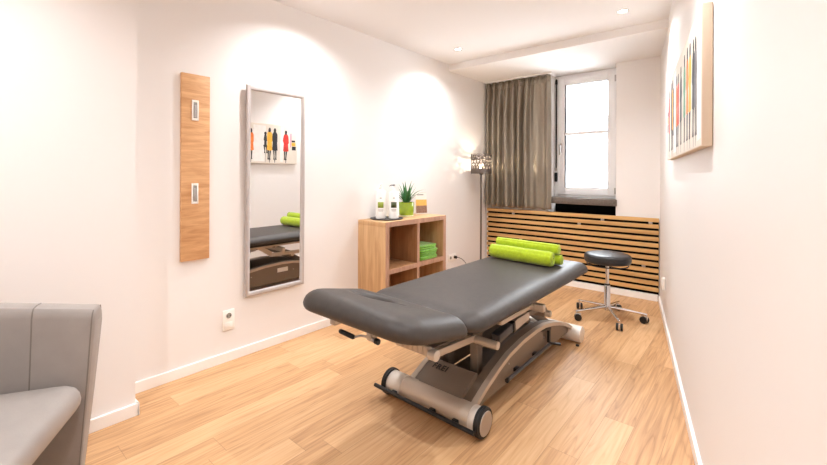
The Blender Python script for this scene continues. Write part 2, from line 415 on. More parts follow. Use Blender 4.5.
mb.rings([[mir(y, z, .001) for y, z in q], [mir(y, z, .005) for y, z in q]])
mb.build('mirror_glass', M['mirror'], mi, smooth=False)

def socket(y, z, label, holes):
    t = thing('wall_socket', label, 'socket', (LX, y, z))
    return t
so = socket(1.269, .208, 'white vertical double wall socket below the tall mirror', 1)
MB().box(LX, LX+.010, 1.229, 1.310, .208, .344, .004).build('plate', M['socket'], so)
mb = MB().cyl((LX+.009, 1.269, .306), (LX+.0125, 1.269, .306), .024, 28, .001); ri = mb.build('socket_rim', M['socket'], so)
MB().cyl((LX+.0126, 1.269, .306), (LX+.013, 1.269, .306), .0185, 24).build('socket_well', M['print'], so)
for dy in (-.0095, .0095): MB().cyl((LX+.013, 1.269+dy, .306), (LX+.0134, 1.269+dy, .306), .004, 12).build('socket_hole', M['dark'], so)
MB().box(LX+.009, LX+.012, 1.243, 1.296, .222, .262, .002).build('blank_cover', M['bottle'], so)

s2 = socket(3.90, .25, 'white double wall socket with a black plug beside the oak shelf', 1)
MB().box(LX, LX+.010, 3.815, 3.965, .255, .335, .004).build('plate', M['socket'], s2)
for y in (3.853, 3.927):
    MB().cyl((LX+.009, y, .295), (LX+.012, y, .295), .024, 24, .001).build('socket_rim', M['socket'], s2)
    MB().cyl((LX+.0121, y, .295), (LX+.0125, y, .295), .018, 20).build('socket_well', M['print'], s2)
pc = thing('plug_cord', 'black plug and cord in the double wall socket beside the shelf', 'cord', (LX+.0125, 3.927, .295))
MB().cyl((LX+.0126, 3.927, .295), (LX+.045, 3.927, .295), .0165, 20, .004).build('plug', M['plastic'], pc)
pts = []
for i in range(15):
    t = i/14; pts.append((LX+.045+.05*math.sin(PI*t)+.02*t, 3.927+.22*t, .295+.012*math.sin(PI*t*1.2)-.285*t**1.5))
MB().tube(pts, .0032, 8).build('cord', M['plastic'], pc)

# small socket box on the right wall
def rpt(y, z, d): p = Vector((wx(y), y, z))+RN*d; return p
rb = thing('wall_outlet_box', 'small white outlet box low on the wall by the stool', 'outlet', tuple(rpt(4.02, .30, 0)))
MB().obox(rpt(4.02, .335, .012), (.036, .012, .05), (RD, RN, (0, 0, 1)), .006, 3).build('housing', M['socket'], rb)
MB().obox(rpt(4.02, .345, .026), (.022, .0025, .024), (RD, RN, (0, 0, 1)), .002).build('flap', M['trim'], rb)

# ---------------------------------------------------------------- painting on the right wall
PY0, PY1, PZ0, PZ1, PD = 1.835, 3.335, 1.363, 1.893, .035
pa = thing('canvas_painting', 'long unframed canvas painting of walking figures in bright coats', 'painting', tuple(rpt((PY0+PY1)/2, PZ0, 0)))
def pbox(m_, y0, y1, z0, z1, d0, d1, bev=0):
    c = rpt((y0+y1)/2, (z0+z1)/2, (d0+d1)/2); return m_.obox(c, ((y1-y0)/2/RD.y, abs(d1-d0)/2, (z1-z0)/2), (RD, RN, (0, 0, 1)), bev)
pbox(MB(), PY0, PY1, PZ0, PZ1, .002, PD, .003).build('canvas', M['canvase'], pa)
pbox(MB(), PY0+.004, PY1-.004, PZ0+.004, PZ1-.004, PD, PD+.0006).build('painted_ground', M['canvas'], pa)
def patch(poly, m_, d=.0012, name='painted_patch'):
    mb_ = MB(); ok = [(y, z) for y, z in poly]
    mb_.rings([[rpt(y, z, PD+.0004) for y, z in ok], [rpt(y, z, PD+d) for y, z in ok]]); return mb_.build(name, m_, pa, smooth=False)
H_ = PZ1-PZ0
def zz(t): return PZ0+H_*t
for y0, y1 in ((1.85, 1.95), (2.74, 2.90), (3.10, 3.14)):
    patch([(y0, zz(.06)), (y1, zz(.05)), (y1+.01, zz(.95)), (y0+.01, zz(.96))], M['canvasw'], .0009, 'white_brushwork')
def hexmat(n, c): return mat(n, c, .65, bump=(120, .4), var=(40, .18))
INK = hexmat('ink_paint', (38, 36, 40)); TAN = hexmat('skin_paint', (96, 66, 52))
COATS = {'red': (206, 52, 40), 'orange': (240, 130, 60), 'yellow': (240, 178, 60), 'black': (44, 44, 50), 'green': (96, 150, 120), 'magenta': (190, 60, 90), 'pink': (224, 150, 170), 'blue': (120, 140, 170), 'gray': (110, 106, 108)}
CM = {k: hexmat(k+'_coat_paint', v) for k, v in COATS.items()}
def figure(y, coat, s=1.0, w=.042, foot=.10, top=.86):
    r_ = random.Random(int(y*1000)); j = lambda a: r_.uniform(-a, a)
    zt = zz(top); hh = (zt-zz(foot))*s
    Z = lambda t: zt-hh*t          # 0 head top, 1 feet
    f = patch([(y-.014+j(.003), Z(.14)), (y-.017, Z(.06)), (y-.008, Z(0)), (y+.010, Z(.005)), (y+.017, Z(.07)), (y+.012, Z(.14))], INK, .0016, 'figure_head')
    lg = MB()
    for dy, e in ((-.016, j(.012)), (.012, j(.012))):
        q = [(y+dy-.010, Z(.62)), (y+dy+.012, Z(.62)), (y+dy+.008+e, Z(.95)), (y+dy+.014+e, Z(1.0)), (y+dy-.008+e, Z(1.0)), (y+dy-.004+e, Z(.9))]
        lg.rings([[rpt(a, b, PD+.0004) for a, b in q], [rpt(a, b, PD+.0012) for a, b in q]])
    lg.build('figure_legs', INK, pa, smooth=False)
    q = [(y-w*.5, Z(.13)), (y+w*.5, Z(.13)), (y+w*.85, Z(.20)), (y+w*1.0+j(.006), Z(.42)), (y+w*.75, Z(.46)), (y+w*.95, Z(.70)), (y+w*.2, Z(.72)), (y-w*.9, Z(.70)), (y-w*.7, Z(.45)), (y-w*.95+j(.006), Z(.36)), (y-w*.8, Z(.19))]
    patch(q, CM[coat], .0014, 'figure_coat')
    q = [(y-w*.15, Z(1.0)), (y+w*.2, Z(1.0)), (y+w*.1, zz(.02)), (y-w*.05, zz(.02))]
    patch(q, CM['gray'], .0008, 'figure_reflection')
for y, c in ((1.99, 'gray'), (2.05, 'black'), (2.16, 'yellow'), (2.25, 'orange'), (2.36, 'green'), (2.51, 'black'), (2.64, 'red'), (2.72, 'orange'), (2.96, 'yellow'), (3.03, 'black'), (3.18, 'red')):
    figure(y, c, top=.88+.03*math.sin(y*9), w=.040)
figure(2.905, 'black', .9, .020, .2, .80)
patch([(3.26, zz(.62)), (3.31, zz(.62)), (3.31, zz(.57)), (3.26, zz(.57))], INK); patch([(3.26, zz(.56)), (3.315, zz(.56)), (3.315, zz(.47)), (3.26, zz(.47))], CM['yellow']); patch([(3.265, zz(.46)), (3.32, zz(.46)), (3.32, zz(.36)), (3.265, zz(.36))], INK)
patch([(3.24, zz(.80)), (3.26, zz(.80)), (3.255, zz(.45)), (3.24, zz(.42))], CM['pink'])

# ---------------------------------------------------------------- oak shelf with its things
sh = thing('cube_shelf', 'oak open shelf of four cubes against the wall beyond the mirror', 'shelf', (-2.52, 2.86, 0))
SY0, SY1, SXF, SH = 2.428, 3.288, -2.350, .853
T = .042
MB().box(LX+.002, SXF-.002, SY0, SY0+T, 0, SH-T, .001).build('side_panel', M['oakv'], sh)
MB().box(LX+.002, SXF-.002, SY1-T, SY1, 0, SH-T, .001).build('side_panel', M['oakv'], sh)
MB().box(LX+.002, SXF-.002, SY0, SY1, SH-T, SH, .001).build('top_panel', M['oakv'], sh)
MB().box(LX+.002, SXF-.002, SY0+T, SY1-T, 0, T, .001).build('bottom_panel', M['oakv'], sh)
ym = (SY0+SY1)/2; zm = .43
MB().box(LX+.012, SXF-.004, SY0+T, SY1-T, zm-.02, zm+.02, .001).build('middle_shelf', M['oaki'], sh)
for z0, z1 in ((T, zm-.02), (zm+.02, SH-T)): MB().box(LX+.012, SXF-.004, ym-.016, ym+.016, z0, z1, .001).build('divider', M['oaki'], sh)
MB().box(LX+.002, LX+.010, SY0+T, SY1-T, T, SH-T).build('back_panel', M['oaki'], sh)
mb = MB(); e0, e1 = SXF-.0025, SXF
mb.box(e0, e1, SY0, SY0+T, 0, SH-T); mb.box(e0, e1, SY1-T, SY1, 0, SH-T); mb.box(e0, e1, SY0, SY1, SH-T, SH); mb.box(e0, e1, SY0+T, SY1-T, zm-.02, zm+.02)
mb.box(e0, e1, ym-.016, ym+.016, zm+.02, SH-T); mb.box(e0, e1, ym-.016, ym+.016, T, zm-.02); mb.box(e0, e1, SY0+T, SY1-T, 0, T)
mb.build('edge_banding', M['oake'], sh)

# folded towels in the upper far cube
fz = zm+.0202
for k, lab in enumerate(('folded green towel at the bottom of the stack in the shelf', 'folded green towel second from the bottom of the shelf stack', 'folded green towel third from the bottom of the shelf stack', 'folded green towel on top of the stack in the shelf')):
    th = (.030, .026, .036, .040)[k]; r_ = random.Random(k); dx, dy = r_.uniform(-.006, .006), r_.uniform(-.008, .008)
    x0, x1, y0, y1 = -2.60+dx, -2.37+dx, 2.905+dy, 3.185+dy
    t = thing('folded_towel', lab, 'towel', ((x0+x1)/2, (y0+y1)/2, fz), 0, 'folded green towels in the shelf')
    mb = MB(); n = 24; half = th/2
    def layer(m_, za, zb, ins):
        rings = []
        prof_ = [(-.012, 0), (-.003, .12), (0, .3), (.001, .5), (0, .7), (-.003, .88), (-.012, 1)]
        for e, q in prof_:
            ring = []
            for i in range(64):
                a_ = 2*PI*i/64; cx, cy = (x0+x1)/2, (y0+y1)/2
                hx, hy = (x1-x0)/2+e-ins, (y1-y0)/2+e-ins; c, s = math.cos(a_), math.sin(a_)
                pw = .28; px = cx+hx*math.copysign(abs(c)**pw, c); py = cy+hy*math.copysign(abs(s)**pw, s)
                wob = .0018*math.sin(a_*7+k*3)+.0012*math.sin(a_*13+k)
                ring.append(Vector((px, py, za+(zb-za)*q+(wob if 0 < q < 1 else 0)*(1 if za > fz else .3))))
            rings.append(ring)
        m_.rings(rings)
    layer(mb, fz, fz+half*.98, .004); layer(mb, fz+half, fz+th-.0004, 0)
    mb.build('folded_cloth', M['towel2'], t, angle=180)
    fz += th+.0006

TOPZ = SH+.0003
tr = MB().lathe([(0, 0), (.11, 0), (.128, .003), (.135, .009), (.133, .011), (.126, .006), (0, .005)], (-2.545, 2.64, TOPZ), 48, Matrix.Diagonal((1.12, 1.12, 1)))
tr.build('tray', M['slate'], origin=(-2.545, 2.645, TOPZ), label='round dark slate tray under the two white pump bottles on the shelf', cat='tray')
def bottle(x, y, h, lm, lab, side, hm):
    z = TOPZ+.0056; t = thing('pump_bottle', lab, 'bottle', (x, y, z), 0, 'white pump bottles on the tray')
    r = .045
    b = MB().lathe([(0, 0), (r-.004, 0), (r, .004), (r, h-.012), (r-.006, h-.003), (.016, h+.004), (.013, h+.006), (.013, h+.012), (0, h+.012)], (x, y, z), 36).build('bottle_body', M['bottle'], t)
    MB().lathe([(0, 0), (.0155, 0), (.0155, .020), (.012, .024), (.006, .025), (.006, .046), (0, .046)], (x, y, z+h+.006), 24).build('pump_collar', M['bottle'], t)
    d = Vector(side).normalized()
    hd = MB(); p0 = Vector((x, y, z+h+.056)); hd.cyl(p0-Vector((0, 0, .007)), p0+Vector((0, 0, .007)), .011, 18, .002)
    hd.tube([p0, p0+d*.022, p0+d*.036+Vector((0, 0, -.003)), p0+d*.042+Vector((0, 0, -.012))], [.006, .0055, .0045, .0035], 10)
    hd.build('pump_head', hm, t)
    # label wrapped on the side that faces the room
    a0 = math.atan2(-.72, .70)
    def wrap(za, zb, hw, m_, nm, rr):
        pts_ = []
        for zq in (za, zb): pts_.append([Vector((x+rr*math.cos(a0+hw*(i/10*2-1)), y+rr*math.sin(a0+hw*(i/10*2-1)), z+zq)) for i in range(11)])
        o = MB().sheet(pts_).build(nm, m_, t, angle=180); s_ = o.modifiers.new('t', 'SOLIDIFY'); s_.thickness = .0004; s_.offset = 1
    wrap(.098, .150, .60, lm, 'colour_label', r+.0003)
    wrap(.078, .083, .55, M['print'], 'print_line', r+.0003); wrap(.068, .072, .45, M['print'], 'print_line', r+.0003); wrap(.182, .190, .2, M['print'], 'print_mark', r+.0003)
bottle(-2.582, 2.60, .255, M['lab1'], 'white pump bottle with a light olive square label on the tray', (.5, -.8, 0), M['bottle'])
bottle(-2.505, 2.69, .245, M['lab2'], 'white pump bottle with a dark green square label on the tray', (-.9, -.3, 0), M['gasket'])

# potted succulent
px, py = -2.575, 2.945
pp = thing('potted_succulent', 'spiky green succulent in a lime glass pot on the shelf', 'potted plant', (px, py, TOPZ))
MB().lathe([(0, .014), (.066, .014), (.070, .018), (.075, .134), (.0735, .137), (.071, .130), (.069, .112), (0, .112)], (px, py, TOPZ), 44).build('pot', M['pot'], pp)
MB().lathe([(0, 0), (.066, 0), (.0705, .004), (.0702, .0139), (0, .0139)], (px, py, TOPZ), 44).build('pot_base', M['potb'], pp)
MB().lathe([(0, .1125), (.068, .1125), (.066, .118), (.03, .124), (0, .126)], (px, py, TOPZ), 28).build('soil', M['soil'], pp)
mb = MB(); rr = random.Random(5)
def leaf(a_, tilt, L_, w_, curl):
    d = Vector((math.cos(a_), math.sin(a_), 0)); s_ = Vector((-d.y, d.x, 0)); base = Vector((px, py, TOPZ+.118))+d*.014; rings = []
    for i in range(9):
        t = i/8; ang = tilt+curl*t*t
        p = base+d*(math.sin(ang)*L_*t)+Vector((0, 0, math.cos(ang)*L_*t))
        n_ = d*math.cos(ang)-Vector((0, 0, 1))*math.sin(ang)
        ww = 1.3*w_*(1-t**1.6)*(.75+.6*t*(1-t))+.0004; tk = ww*.35+.0004
        rings.append([p-s_*ww, p-s_*ww*.4-n_*-tk*.2, p+n_*tk*.3, p+s_*ww*.4+n_*tk*.2, p+s_*ww, p-n_*tk])
    mb.rings(rings)
for i in range(9): leaf(i*2.4+rr.uniform(-.2, .2), .10+.09*(i/3), .235-.007*i, .0175, .12)
for i in range(11): leaf(i*1.9+.4, .42+rr.uniform(0, .3), .195+rr.uniform(-.03, .03), .010, .4)
mb.build('leaves', M['leaf'], pp, angle=60)

# standing brochure pack
bx, by = -2.585, 3.19
br = thing('brochure_stand', 'upright white card display with orange and brown picture on the shelf', 'card display', (bx, by, TOPZ))
ax = Vector((.45, .89, 0)).normalized(); nx = Vector((.89, -.45, 0)); lean = (nx*-.10+Vector((0, 0, 1))).normalized(); nn = ax.cross(lean)
if nn.x < 0: nn = -nn
def cpl(u0, u1, v0, v1, d0, d1): return MB().obox(Vector((bx, by, TOPZ+.001))+ax*((u0+u1)/2)+lean*((v0+v1)/2)+nn*((d0+d1)/2), ((u1-u0)/2, (v1-v0)/2, (d1-d0)/2), (ax, lean, nn))
cpl(-0.0625, 0.0625, 0.0027, 0.2234, -0.0040, 0.0060).build('card', M['cardw'], br, smooth=False)
cpl(-0.0599, 0.0599, 0.0878, 0.1490, 0.0060, 0.0068).build('sunset_picture', M['cardy'], br, smooth=False)
cpl(-0.0599, 0.0599, 0.0133, 0.0878, 0.0060, 0.0068).build('ground_picture', M['cardb'], br, smooth=False)
cpl(-0.0452, 0.0266, 0.1928, 0.2035, 0.0060, 0.0066).build('print_line', M['print'], br, smooth=False)

# ---------------------------------------------------------------- floor lamp
lx, ly = -2.520, 4.25
fl = thing('floor_lamp', 'slim floor lamp with a perforated pewter drum shade in the corner', 'floor lamp', (lx, ly, 0))
MB().lathe([(0, 0), (.125, 0), (.13, .004), (.13, .012), (.12, .018), (.03, .022), (.014, .03), (0, .03)], (lx, ly, 0), 40).build('base', M['pole'], fl)
MB().cyl((lx, ly, .025), (lx, ly, 1.275), .0115, 18).build('pole', M['pole'], fl)
MB().lathe([(0, 0), (.02, 0), (.022, .01), (.022, .05), (.018, .058), (0, .058)], (lx, ly, 1.262), 24).build('lamp_holder', M['plastic'], fl)
MB().lathe([(0, 0), (.012, 0), (.014, .01), (.024, .028), (.026, .042), (.020, .058), (.008, .066), (0, .067)], (lx, ly, 1.321), 24).build('bulb', M['bulb'], fl)
mb = MB(); NC, NR, R_, Z0, Z1 = 120, 30, .125, 1.272, 1.508
V = [[mb.bm.verts.new((lx+R_*math.cos(2*PI*c/NC), ly+R_*math.sin(2*PI*c/NC), Z0+(Z1-Z0)*r/NR)) for c in range(NC)] for r in range(NR+1)]
def solid(c, r):
    t = NR-1-r                                   # rows from the top
    if r < 7: return True
    if t == 0: return c % 6 not in (0, 5)          # scalloped edge
    if t < 3: return not (c % 6 in (2, 3) and t == 1)
    if t < 7: return not (abs(((c+.5) % 12)-6) > (1.2+(t-3)*1.1) and abs(((c+.5) % 12)-6) < (3.4+(t-3)*.8))
    if t in (7, 8, 13, 18): return True
    if t < 13: return (c % 6) in (0, 1, 2+(t % 3)) or (t == 9 and c % 6 == 4)
    if t < 18: return ((c+3) % 6) in (0, 1, 4-(t % 3)) or (t == 17 and c % 6 == 2)
    return not (c % 6 in (2, 3) and t in (19, 20, 21))
for r in range(NR):
    for c in range(NC):
        if solid(c, r): mb.bm.faces.new((V[r][c], V[r][(c+1) % NC], V[r+1][(c+1) % NC], V[r+1][c]))
bmesh.ops.delete(mb.bm, geom=[v for v in mb.bm.verts if not v.link_faces], context='VERTS')
mb.lathe([(0, Z0), (R_-.0002, Z0), (R_-.0002, Z0+.002), (0, Z0+.002)], (lx, ly, 0), NC)  # closing disc added at the bottom to block lamp light from spilling below
ls = mb.build('lamp_shade', M['lampm'], fl, angle=60); s_ = ls.modifiers.new('thickness', 'SOLIDIFY'); s_.thickness = .0012
mb = MB()
for k in range(3):
    a_ = k*2*PI/3+.4; mb.tube([(lx, ly, 1.279), (lx+.124*math.cos(a_), ly+.124*math.sin(a_), 1.279)], .002, 6)
mb.build('shade_spider', M['pole'], fl)

# ---------------------------------------------------------------- stool
sx_, sy_ = -.985, 3.815
so_ = thing('rolling_stool', 'round black rolling stool with a chrome five-star base by the slatted cover', 'stool', (sx_, sy_, 0))
SC = (sx_, sy_, 0)
MB().lathe([(0, .492), (.165, .492), (.180, .495), (.187, .503), (.190, .518), (.190, .534), (.1885, .537), (.190, .540), (.189, .553), (.180, .564), (.16, .570), (.10, .573), (0, .574)], SC, 56).build('seat', M['vinyl'], so_)
seat_p = MB().lathe([(0, .478), (.10, .478), (.12, .482), (.12, .492), (0, .492)], SC, 36).build('seat_plate', M['plastic'], so_)
mb = MB(); mb.tube([(sx_+.165*math.cos(2*PI*k/40), sy_+.165*math.sin(2*PI*k/40), .474) for k in range(41)], .005, 8)
for k in range(4): a_ = k*PI/2+.5; mb.tube([(sx_+.10*math.cos(a_), sy_+.10*math.sin(a_), .480), (sx_+.165*math.cos(a_), sy_+.165*math.sin(a_), .474)], .004, 6)
mb.build('release_ring', M['plastic'], so_)
MB().lathe([(0, .22), (.014, .22), (.014, .478), (0, .478)], SC, 22).build('piston', M['chrome'], so_)
MB().lathe([(0, .075), (.030, .075), (.030, .115), (.025, .125), (.025, .285), (.021, .292), (.018, .296), (0, .296)], SC, 28).build('column', M['chrome'], so_)
MB().lathe([(.0145, .294), (.024, .294), (.024, .304), (.0145, .306)], SC, 22).build('column_collar', M['plastic'], so_)
for k in range(5):
    a_ = math.radians(228+72*k+2); d = Vector((math.cos(a_), math.sin(a_), 0)); c0 = Vector(SC)
    s0 = Vector((-d.y, d.x, 0))
    mb = MB(); rings = []
    for rr_, zc, hw, hh in ((.018, .100, .018, .018), (.06, .101, .016, .015), (.2, .088, .012, .011), (.285, .080, .011, .009), (.305, .078, .010, .008)):
        p = c0+d*rr_+Vector((0, 0, zc)); u = Vector((0, 0, 1))
        rings.append([p+s0*hw*math.cos(2*PI*i/12)+u*hh*math.sin(2*PI*i/12) for i in range(12)])
    mb.rings(rings).build('leg', M['chrome'], so_)
    e = c0+d*.295; ca = a_+1.1+.5*math.sin(3*k); w_ = Vector((math.cos(ca), math.sin(ca), 0)); fw = Vector((-w_.y, w_.x, 0))
    MB().cyl(e+Vector((0, 0, .050)), e+Vector((0, 0, .076)), .0065, 12).build('caster_stem', M['chrome'], so_)
    mb = MB(); wc = e+fw*.012+Vector((0, 0, .0295))
    mb.obox(wc+Vector((0, 0, .014)), (.0065, .026, .020), (w_, fw, (0, 0, 1)), .003)
    cs = mb.build('caster_hood', M['chrome'], so_)
    for sgn in (-1, 1): MB().cyl(wc+w_*sgn*.008, wc+w_*sgn*.025, .0293, 24, .003).build('caster_wheel', M['plastic'], cs)

# ---------------------------------------------------------------- grey tub armchair (cut by the frame)
E_, F_ = Vector((.87, -.5, 0)).normalized(), Vector((.5, .87, 0)).normalized()
AW = .38                                       # half width
cen = Vector((-1.935, .41, 0))+E_*AW
ac = thing('tub_armchair', 'wide grey leather tub armchair standing in the corner by the wall', 'armchair', tuple(cen), math.atan2(E_.y, E_.x))
def cw(u, v, z): return cen+E_*u+F_*v+Vector((0, 0, z))
path = []
HW, BK, RC = AW-.042, -.60, .26
for i in range(9): path.append((-HW, (BK+RC)*i/8))
for i in range(1, 11): a_ = PI+PI/2*i/10; path.append((-HW+RC+RC*math.cos(a_), BK+RC+RC*math.sin(a_)))
for i in range(1, 4): path.append((-HW+RC+(2*HW-2*RC)*i/4, BK))
for i in range(0, 11): a_ = 1.5*PI+PI/2*i/10; path.append((HW-RC+RC*math.cos(a_), BK+RC+RC*math.sin(a_)))
for i in range(1, 9): path.append((HW, BK+RC-(BK+RC)*i/8))
def shell_ring(i, dv=0, k=1):
    u, v = path[i]; p0 = path[max(0, i-1)]; p1 = path[min(len(path)-1, i+1)]
    t = Vector((p1[0]-p0[0], p1[1]-p0[1])).normalized(); n = Vector((t.y, -t.x))
    if n.x*u+n.y*(v+.3) < 0: n = -n
    rise = .055*min(1, max(0, -v/.45))
    lean = .045*(1-min(1, max(0, -v/.3)))
    prof_ = [(-.030, .035), (-.026, .06), (.020, .45), (.040, .70), (.041, .735), (.034, .748), (.018, .753), (-.012, .753), (-.030, .749), (-.038, .738), (-.042, .715), (-.042, .55), (-.042, .40), (-.058, .06), (-.052, .035)]
    c0 = sum(o for o, z in prof_)/len(prof_)
    return [cw(u+n.x*(c0+(o-c0)*k), v+n.y*(c0+(o-c0)*k)+dv+lean*(z/.75-1), z*k+.38*(1-k)+rise*(z/.75)**2) for o, z in prof_]
NP = len(path)
R0 = [shell_ring(0, .013, .88), shell_ring(0, .011, .95), shell_ring(0, .005, .99)]+[shell_ring(i) for i in range(NP)]+[shell_ring(NP-1, .005, .99), shell_ring(NP-1, .011, .95), shell_ring(NP-1, .013, .88)]
sl = MB().rings(R0).build('shell', M['chair'], ac, angle=38)
def seamline(i):
    MB().tube(shell_ring(i)[6:14], .0022, 6).build('seam', M['chaird'], sl)
seamline(4); seamline(NP-5)
for ri in (0, NP-1):
    MB().tube(shell_ring(ri, .006, .992)[8:15], .0022, 6).build('stitching', M['chaird'], sl)
    MB().tube(shell_ring(ri, .006, .992)[0:6], .0022, 6).build('stitching', M['chaird'], sl)
def cush(ins):
    pts_ = []; n = 88; hw = AW-.096-ins; v0, v1 = -.54+ins, -.008-ins; r = max(.02, .055-ins*.3)
    for cx, cy, a0 in ((hw-r, v0+r, -PI/2), (hw-r, v1-r, 0), (-hw+r, v1-r, PI/2), (-hw+r, v0+r, PI)):
        for i in range(8): a_ = a0+PI/2*i/7; pts_.append((cx+r*math.cos(a_), cy+r*math.sin(a_)))
    Q = []
    for i, p in enumerate(pts_):
        q = pts_[(i+1) % len(pts_)]; Q.append(p)
        if i % 8 == 7:
            for k in range(1, 12): Q.append((p[0]+(q[0]-p[0])*k/12, p[1]+(q[1]-p[1])*k/12))
    return Q
rings = []
for ins, z in ((.05, 0.417), (.018, 0.419), (.006, 0.425), (.0, 0.437), (-.002, 0.452), (.001, 0.472), (.008, 0.488), (.020, 0.499), (.04, 0.506), (.07, 0.511), (.11, 0.515), (.16, 0.518), (.21, 0.520), (.26, 0.521)):
    rings.append([cw(u, v, z) for u, v in cush(ins)])
MB().rings(rings).build('seat_cushion', M['chair'], ac, angle=180)
MB().obox(cw(0, -.42, .233), (AW-.105, .13, .185), (E_, F_, (0, 0, 1)), .006).build('base', M['chair'], ac)
for u, v in ((-AW+.072, -.09), (AW-.072, -.09), (-.2, -.5), (.2, -.5)):
    MB().cyl(cw(u, v, 0), cw(u, v, .05), .02, 16, .003).build('foot', M['plastic'], ac)

# ---------------------------------------------------------------- treatment couch
tc_ = thing('treatment_couch', 'height-adjustable massage couch with charcoal padding on a champagne metal base', 'massage couch', (-1.29, 2.2, 0))
def rrect(x0, x1, y0, y1, rn, rf, n=9):
    """rounded rectangle, rn corner radius at the near (low y) end, rf at the far end"""
    P = []
    for cx, cy, r, a0 in ((x1-rn, y0+rn, rn, -PI/2), (x1-rf, y1-rf, rf, 0), (x0+rf, y1-rf, rf, PI/2), (x0+rn, y0+rn, rn, PI)):
        for i in range(n): a_ = a0+PI/2*i/(n-1); P.append((cx+r*math.cos(a_), cy+r*math.sin(a_)))
    # subdivide the straight runs so that the top can be shaped
    Q = []
    for i, p in enumerate(P):
        q = P[(i+1) % len(P)]; Q.append(p); L_ = math.dist(p, q)
        if i % n == n-1:
            m_ = 26
            for k in range(1, m_): Q.append((p[0]+(q[0]-p[0])*k/m_, p[1]+(q[1]-p[1])*k/m_))
    return Q
def pad(x0, x1, y0, y1, z0, z1, rn, rf, zf, prof_, inner):
    rings = []
    def ring(ins, z):
        return [Vector(zf(x, y, z)) for x, y in rrect(x0+ins, x1-ins, y0+ins, y1-ins, max(.012, rn-ins), max(.012, rf-ins))]
    for ins, q in prof_: rings.append(ring(ins, z0+(z1-z0)*q))
    for ins, q in inner: rings.append(ring(ins, z0+(z1-z0)*q))
    return MB().rings(rings)
PRF = [(.10, .02), (.020, 0), (.010, .05), (.003, .15), (0, .30), (.004, .46), (.013, .62), (.026, .75), (.043, .86), (.062, .94), (.085, .985), (.105, 1.0)]
flat = lambda x, y, z: (x, y, z)
pad(-1.65, -.930, 1.535, 3.15, .535, .617, .11, .07, flat, PRF, [(.14, 1.015), (.19, 1.03), (.25, 1.04), (.30, 1.042)]).build('main_padding', M['leather'], tc_, angle=60)
HY = 1.525
def headz(x, y, z):
    t = max(0, z-.56)/.08
    dz = (HY-y)*.215
    # shallow breathing hollow in the top
    q = ((x+1.365)/.115)**2+((y-1.335)/.052)**2
    ext = 1 if y > 1.345 else 1
    dz -= .062*math.exp(-q**1.5)*t
    # a little slack towards the middle
    dz += .004*math.sin((x+1.64)*7)*t
    return (x, y, z+dz)
inn = [(.108+.0072*i, 1.004+.004*i) for i in range(1, 14)]
hd = pad(-1.665, -.938, 1.090, HY, .533, .636, .12, .07, headz, PRF, inn).build('head_padding', M['leather'], tc_, angle=60)
MB().box(-1.60, -.985, 1.60, 2.98, .508, .537, .004).build('padding_board', M['plastic'], tc_)
mb = MB().obox((-1.29, 1.35, .577), (.30, .17, .008), ((1, 0, 0), (0, 1, -.20), (0, .20, 1)), .003); mb.build('head_board', M['plastic'], tc_)
# upper frame
MB().beam((-1.06, 1.985, .448), (-1.06, 2.42, .442), .03, .026).build('frame_rail', M['metal'], tc_)
MB().beam((-1.53, 1.70, .495), (-1.53, 2.95, .495), .03, .032).build('frame_rail', M['metal'], tc_)
MB().beam((-1.545, 2.43, .430), (-.985, 2.43, .430), .045, .05, .012).build('frame_crossbar', M['metal'], tc_)
MB().beam((-1.53, 2.85, .480), (-1.05, 2.85, .480), .04, .05).build('frame_crossbar', M['metald'], tc_)
for x in (-1.06, -1.40): MB().box(x-.015, x+.015, 2.39, 2.43, .44, .512, .003).build('frame_riser', M['metald'], tc_)
# bracket that carries the head section
mb = MB(); mb.prism([(1.50, .405), (1.86, .372), (1.88, .385), (1.86, .398), (1.60, .432), (1.50, .435)], lambda u, v, h: (h, u, v), -1.36, -1.155); mb.build('head_bracket', M['metald'], tc_)
MB().beam((-1.145, 1.50, .412), (-1.145, 1.87, .380), .022, .034).build('head_bracket_arm', M['metal'], tc_)
MB().beam((-1.37, 1.50, .412), (-1.37, 1.87, .380), .022, .034).build('head_bracket_arm', M['metal'], tc_)
MB().cyl((-1.165, 1.505, .410), (-1.122, 1.505, .410), .026, 24, .003).build('pivot_cap', M['metall'], tc_)
mb = MB()
mb.box(-1.355, -1.158, 1.492, 1.51, .398, .445, .003)
for k in range(6): mb.box(-1.345+k*.031, -1.323+k*.031, 1.489, 1.495, .402, .440, .002)
mb.build('bellows', M['metal'], tc_)
MB().cyl((-1.46, 1.865, .376), (-1.0, 1.865, .376), .0205, 26, .003).build('pivot_tube', M['metal'], tc_)
MB().cyl((-1.46, 1.985, .312), (-1.085, 1.985, .312), .019, 22, .003).build('pivot_tube', M['metald'], tc_)
MB().box(-1.21, -1.165, 1.93, 1.99, .11, .40, .004).build('lift_post', M['metald'], tc_)
MB().box(-1.40, -1.355, 1.93, 1.99, .11, .40, .004).build('lift_post', M['metald'], tc_)
MB().beam((-1.49, 2.16, .49), (-1.49, 2.31, .395), .025, .045).build('lift_arm', M['metal'], tc_)
MB().beam((-1.49, 2.30, .385), (-1.49, 2.66, .375), .025, .036).build('lift_arm', M['metal'], tc_)
MB().beam((-1.49, 2.56, .362), (-1.035, 2.56, .362), .05, .05).build('lift_crossbar', M['metald'], tc_)
MB().cyl((-1.50, 2.575, .355), (-1.005, 2.575, .355), .021, 22, .003).build('pivot_tube', M['metal'], tc_)
for x in (-1.16, -1.36): MB().beam((x, 2.56, .36), (x, 3.02, .10), .03, .05).build('lift_arm', M['metald'], tc_)
